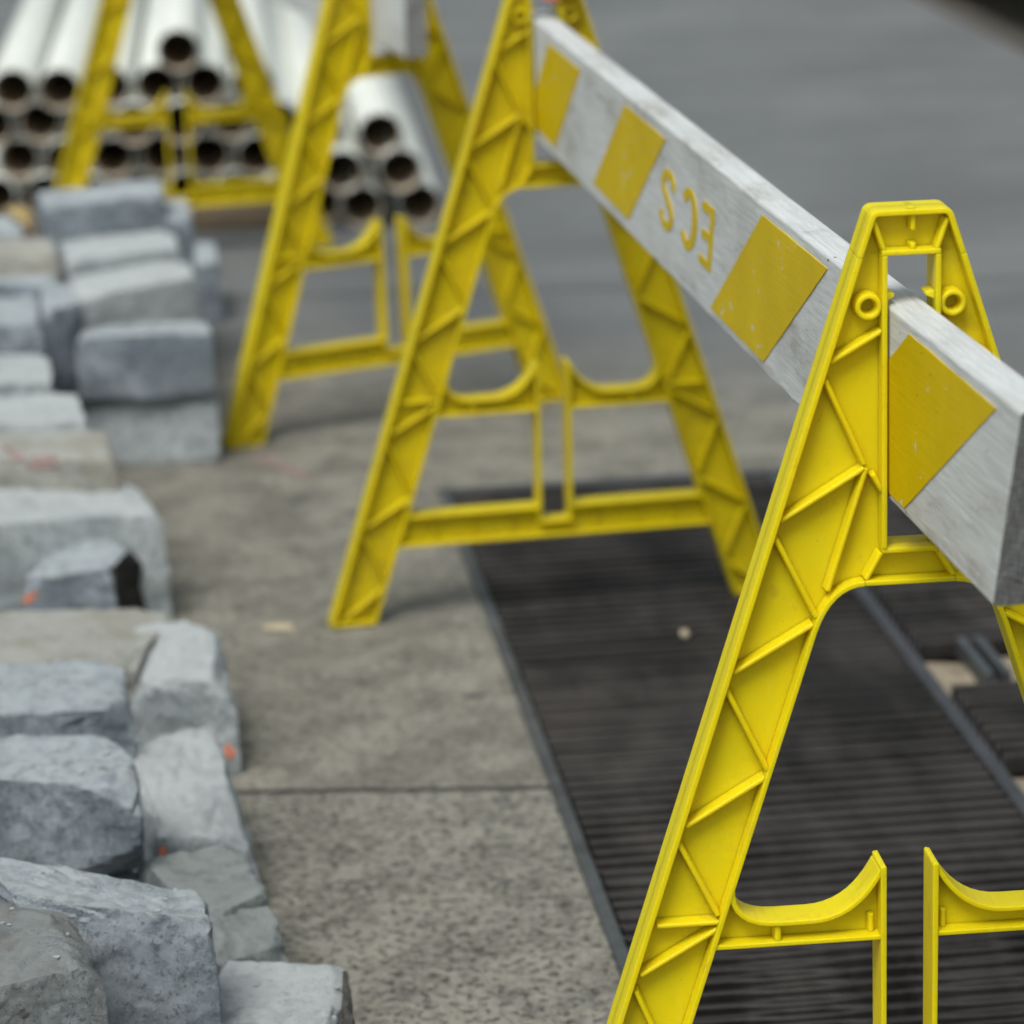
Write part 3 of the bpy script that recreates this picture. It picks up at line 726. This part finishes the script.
    o.location = (ctr.x, ctr.y, zb)
    tag(o, label, 'granite block', 'loose granite paving blocks in the pile')
    return o

blocks = [stone(c, zb, res, lab, opt, i) for i, (c, zb, res, lab, opt) in enumerate(STONES)]
for i, (c, zb, res, lab, opt) in enumerate(STONES):
    if zb < .1 or i in UNDER_SKIP: continue
    q = [(p[0] + random.uniform(-.012, .012), p[1] + random.uniform(-.012, .012), zb - .008) for p in c]
    o = stone(q, 0, 10, 'grey granite block of the bottom layer, buried under the blocks stacked above it', '', 60 + i, 'low')
    o['group'] = 'buried bottom layer of the granite pile'

# marks and crumbs that sit on the blocks
bpy.context.view_layer.update()
def cast(o, org, d):
    inv = o.matrix_world.inverted(); a = inv @ Vector(org); b = inv.to_3x3() @ Vector(d)
    ok, loc, nor, _ = o.ray_cast(a, b.normalized())
    return (o.matrix_world @ loc, (o.matrix_world.to_3x3() @ nor).normalized()) if ok else None
def paint_patch(o, org, target, size, mat, name='spray_mark', seed=0, stretch=1.0, rot=0.0):
    org = Vector(org); d = (Vector(target) - org).normalized()
    e1 = d.cross(Vector((0, 0, 1))).normalized(); e2 = e1.cross(d)
    bm = bmesh.new(); N = 14; R = []
    hit0 = cast(o, org, d)
    if not hit0: return None
    rows = []
    for r in range(5):
        row = []
        for i in range(N):
            a = 2*pi*i/N; rr = size*r/4*(1 + .9*noise.noise(Vector((cos(a)*1.5, sin(a)*1.5, seed))))
            x, y = rr*cos(a)*stretch, rr*sin(a)
            x, y = x*cos(rot) - y*sin(rot), x*sin(rot) + y*cos(rot)
            h = cast(o, org + e1*x + e2*y, d)
            row.append(bm.verts.new(o.matrix_world.inverted() @ (h[0] + h[1]*.0015)) if h else None)
        rows.append(row)
    for r in range(4):
        for i in range(N):
            q = [rows[r][i], rows[r][(i+1) % N], rows[r+1][(i+1) % N], rows[r+1][i]]
            if r == 0: q = [rows[0][0], rows[1][(i+1) % N], rows[1][i]]
            if all(q) and len(set(q)) == len(q):
                try: bm.faces.new(q)
                except ValueError: pass
    for v in [v for v in bm.verts if not v.link_faces]: bm.verts.remove(v)
    if not bm.faces: bm.free(); return None
    return link(name, bm, mat, o, smooth=True)
EYE = (0, 0, CAM_H)
for (i, tgt, size, mat, st, ro) in ((4, (-.4145, 4.66, .042), .013, M_ORANGE, .45, .2), (3, (-.462, 4.16, .085), .006, M_ORANGE, .8, 0), (11, (-.795, 5.36, .070), .008, M_ORANGE, 2.6, .3),
                           (20, (-.83, 5.62, .25), .024, M_PINK_FADED, .28, .9), (20, (-.775, 5.60, .238), .013, M_PINK_FADED, 2.2, 0)):
    paint_patch(blocks[i], EYE, tgt, size, mat, seed=i, stretch=st, rot=ro)
rnd = random.Random(5)
for (i, n) in ((7, 12), (8, 9), (9, 9), (0, 6), (6, 4), (3, 3)):
    c = STONES[i][0]
    for k in range(n):
        u, v = rnd.uniform(.25, .95), rnd.uniform(.1, .9)
        a = Vector(c[3]).lerp(Vector(c[2]), u); b = Vector(c[0]).lerp(Vector(c[1]), u); q = a.lerp(b, v)
        h = cast(blocks[i], (q.x, q.y, 1.0), (0, 0, -1))
        if not h: continue
        s = rnd.uniform(.0018, .0042)*(1.3 if i == 7 else 1)
        bm = bmesh.new(); bmesh.ops.create_icosphere(bm, subdivisions=1, radius=s)
        for vv in bm.verts: vv.co = Vector((vv.co.x*1.3, vv.co.y, vv.co.z*.7))*(1 + .45*noise.noise(vv.co*500 + Vector((k, i, 0))))
        o = link('stone_crumb', bm, M_GRANITE_PALE); o.location = h[0] + Vector((0, 0, s*.35)); o.rotation_euler = (0, 0, rnd.uniform(0, 6))
        tag(o, 'tiny grey stone crumb lying loose on top of a granite block', 'stone crumb', 'loose crumbs on the granite blocks')

# small litter and spray lines on the pavement
bm = bmesh.new()
P0 = [(-.030,-.004),(-.010,-.009),(.014,-.008),(.030,-.002),(.027,.005),(.004,.008),(-.022,.006)]
a = [bm.verts.new((x, y, 0)) for x, y in P0]; b = [bm.verts.new((x*.9, y*.85, .007 + .003*(x > 0))) for x, y in P0]
bm.faces.new(list(reversed(a))); bm.faces.new(b)
for i in range(7): bm.faces.new((a[i], a[(i+1) % 7], b[(i+1) % 7], b[i]))
o = link('wood_chip', bm, M_CHIP, bevel=.0015); o.location = (-.386, 5.376, .001); o.rotation_euler = (0, 0, -.35)
tag(o, 'pale splinter of wood lying on the pavement between stones and stand', 'wood chip')
bm = bmesh.new(); bmesh.ops.create_icosphere(bm, subdivisions=2, radius=.008)
for v in bm.verts: v.co *= 1 + .3*noise.noise(v.co*140)
o = link('pebble', bm, M_CHIP, smooth=True); o.location = (.268, 5.262, .0055)
tag(o, 'small tan pebble sitting alone on the dark grate bars', 'pebble')
bm = bmesh.new(); g = []
for i in range(9):
    f = i/8; y = -.05 + .10*f; wv = .022*sin(pi*min(.97, max(.03, f)))
    g.append([bm.verts.new((x, y, .012 + .012*sin(3*f) + abs(x)*.4)) for x in (-wv, 0, wv)])
for r0, r1 in zip(g, g[1:]):
    for j in (0, 1): bm.faces.new((r0[j], r0[j+1], r1[j+1], r1[j]))
r = bmesh.ops.extrude_face_region(bm, geom=bm.faces[:])
for v in [e for e in r['geom'] if isinstance(e, bmesh.types.BMVert)]: v.co.z += .0008
leaf = link('dry_leaf', bm, M_LEAF, smooth=True)
h = cast(blocks[26], (-1.02, 7.19, 1), (0, 0, -1)) or (Vector((-1.02, 7.19, .36)), None)
leaf.location = h[0]; leaf.rotation_euler = (.3, 0, .6)
tag(leaf, 'dry tan leaf lying among the blocks of the far stack', 'leaf')
def ground_line(pts, wd, mat, label):
    bm = bmesh.new(); R = []
    for i, p in enumerate(pts):
        d = Vector(pts[min(i+1, len(pts)-1)]) - Vector(pts[max(i-1, 0)]); n = Vector((-d.y, d.x)).normalized()*wd*(.6 + .8*random.random())
        R.append([bm.verts.new((p[0] + n.x, p[1] + n.y, .003)), bm.verts.new((p[0] - n.x, p[1] - n.y, .003))])
    for a, b in zip(R, R[1:]): bm.faces.new((a[0], a[1], b[1], b[0]))
    o = link('spray_line', bm, mat); tag(o, label, 'paint mark', kind='structure')
ground_line([(-.50 + .013*i, 6.545 - .022*i + .004*sin(i)) for i in range(10)], .010, M_PINK_FADED, 'faded pink spray line on the pavement beside the turned stand foot')
ground_line([(-.612 + .006*i, 5.57 - .012*i) for i in range(5)], .010, M_PINK_FADED, 'faint pink spray dab on the pavement by the black stained stone')

# ------------------------------------------------------------------ stack of white pipes
PYAW = .0775; PR = .0572; PIN = .0528
def pipe_mesh():
    bm = bmesh.new(); n = 40; Lp = 3.05
    prof = ((PR - .001, 0, 0), (PR, .001, 0), (PR, Lp - .001, 0), (PR - .001, Lp, 0), (PIN + .001, Lp, 0), (PIN, Lp - .001, 1), (PIN, .001, 1), (PIN + .001, 0, 0))
    R = [[bm.verts.new((r*cos(2*pi*i/n), y, r*sin(2*pi*i/n))) for r, y, _ in prof] for i in range(n)]
    for i in range(n):
        A, B = R[i], R[(i+1) % n]
        for j in range(8):
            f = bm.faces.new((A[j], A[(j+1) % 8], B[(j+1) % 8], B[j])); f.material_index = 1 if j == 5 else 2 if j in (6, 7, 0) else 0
    return bm
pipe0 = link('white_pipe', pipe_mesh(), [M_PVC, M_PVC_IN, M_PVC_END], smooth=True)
ROWS = [(.057, [-1.365 + .13*k for k in range(10)], 'bottom row'), (.153, [-1.30 + .13*k for k in range(9)], 'second row up'),
        (.250, [-1.365 + .13*k for k in range(9)], 'third row up'), (.346, [-1.30 + .13*k for k in range(6)], 'fourth row up'), (.441, [-.845], 'very top')]
ROWS[0] = (.057, [-1.365 + .13*k for k in range(7)] + [-.470, -.363, -.212], 'bottom row')
ROWS[1] = (.153, [-1.30 + .13*k for k in range(6)] + [-.530, -.409, -.258], 'second row up')
ROWS[2] = (.250, [-1.365 + .13*k for k in range(7)] + [-.462, -.306], 'third row up')
ORD = ['first', 'second', 'third', 'fourth', 'fifth', 'sixth', 'seventh', 'eighth', 'ninth', 'tenth', 'eleventh']
rnd = random.Random(3); first = True
for z, xs, rn in ROWS:
    for k, x in enumerate(xs):
        f = max(0, min(1, (x + .62)/.18)); y0 = 9.27 - .10*(x + 1.3) - f*.26 + rnd.uniform(-.03, .03)
        o = pipe0 if first else pipe0.copy()
        if not first: COL.objects.link(o)
        first = False
        o.location = (x, y0, z + rnd.uniform(-.002, .002)); o.rotation_euler = (0, rnd.uniform(0, 6), PYAW + rnd.uniform(-.006, .006))
        o.rotation_mode = 'ZXY' if False else 'XYZ'
        lab = 'white plastic pipe lying alone on the very top of the stack' if len(xs) == 1 else 'white plastic pipe %s from the right end in the %s of the stack' % (ORD[len(xs)-1-k], rn)
        tag(o, lab, 'pipe', 'white pipes stacked behind the barricades')
bm = bmesh.new(); box(bm, -.40, .40, -.06, .06, 0, .05)
o = link('timber_beam', bm, M_TIMBER, bevel=.006); o.location = (-.97, 9.02, .001); o.rotation_euler = (0, 0, -.05)
tag(o, 'brown timber beam on the ground in front of the pipe stack', 'timber')

# ------------------------------------------------------------------ car parked along the far kerb
car = empty('parked_car', (0, 0, 0), STREET)
tag(car, 'pale lavender car parked beyond the kerb, only its lower body in view', 'car')
CN, CT, CZ = 3.22, 11.05, -.15
def prof_ext(bm, pts, n0, n1, inset=0.0):
    A = [bm.verts.new((n0 + (inset if p[1] > 1.0 else 0), CT + p[0], CZ + p[1])) for p in pts]
    B = [bm.verts.new((n1 - (inset if p[1] > 1.0 else 0), CT + p[0], CZ + p[1])) for p in pts]
    bm.faces.new(A); bm.faces.new(list(reversed(B)))
    for i in range(len(A)): bm.faces.new((A[i], A[(i+1) % len(A)], B[(i+1) % len(A)], B[i]))
def arch(cx, r=.36, z=.30): return [(cx - r*cos(pi*i/10), max(.12, z + r*sin(pi*i/10))) for i in range(11)]
W1, W2 = .85, 3.45
pts = [(0.02,.32)] + [(.15,.12)] + arch(W1) + arch(W2) + [(4.25,.12), (4.38,.36), (4.40,.62), (4.25,.82), (3.35,.95), (2.75,1.36), (1.25,1.42), (.45,1.05), (.06,.98), (0,.6)]
bm = bmesh.new(); prof_ext(bm, pts, CN, CN + 1.76, .16); link('body', bm, M_CARPAINT, car, bevel=.025)
for cx in (W1, W2):
    for n0 in (CN + .02, CN + 1.54):
        bm = bmesh.new(); bmesh.ops.create_cone(bm, cap_ends=True, segments=36, radius1=.31, radius2=.31, depth=.20, matrix=Matrix.Translation((n0 + .1, CT + cx, CZ + .31)) @ Matrix.Rotation(pi/2, 4, 'Y'))
        wh = link('wheel', bm, M_TYRE, car, bevel=.02)
        bm = bmesh.new(); bmesh.ops.create_cone(bm, cap_ends=True, segments=30, radius1=.2, radius2=.2, depth=.215, matrix=Matrix.Translation((n0 + .1, CT + cx, CZ + .31)) @ Matrix.Rotation(pi/2, 4, 'Y'))
        link('rim', bm, M_RIM, wh, bevel=.01)
for side in (0, 1):
    for (q) in (((1.22,1.04),(2.0,1.04),(2.0,1.34),(1.42,1.34)), ((2.08,1.04),(3.02,1.04),(2.66,1.30),(2.08,1.34))):
        bm = bmesh.new(); nn = CN + .157 if side == 0 else CN + 1.603
        prof_ext(bm, [(a, b) for a, b in q], nn - .006, nn + .006); link('side_window', bm, M_GLASS, car)
for nn in (CN + .12, CN + 1.40):
    bm = bmesh.new(); box(bm, nn, nn + .24, CT - .012, CT + .05, CZ + .70, CZ + .86); link('tail_lamp', bm, M_LAMP, car, bevel=.008)
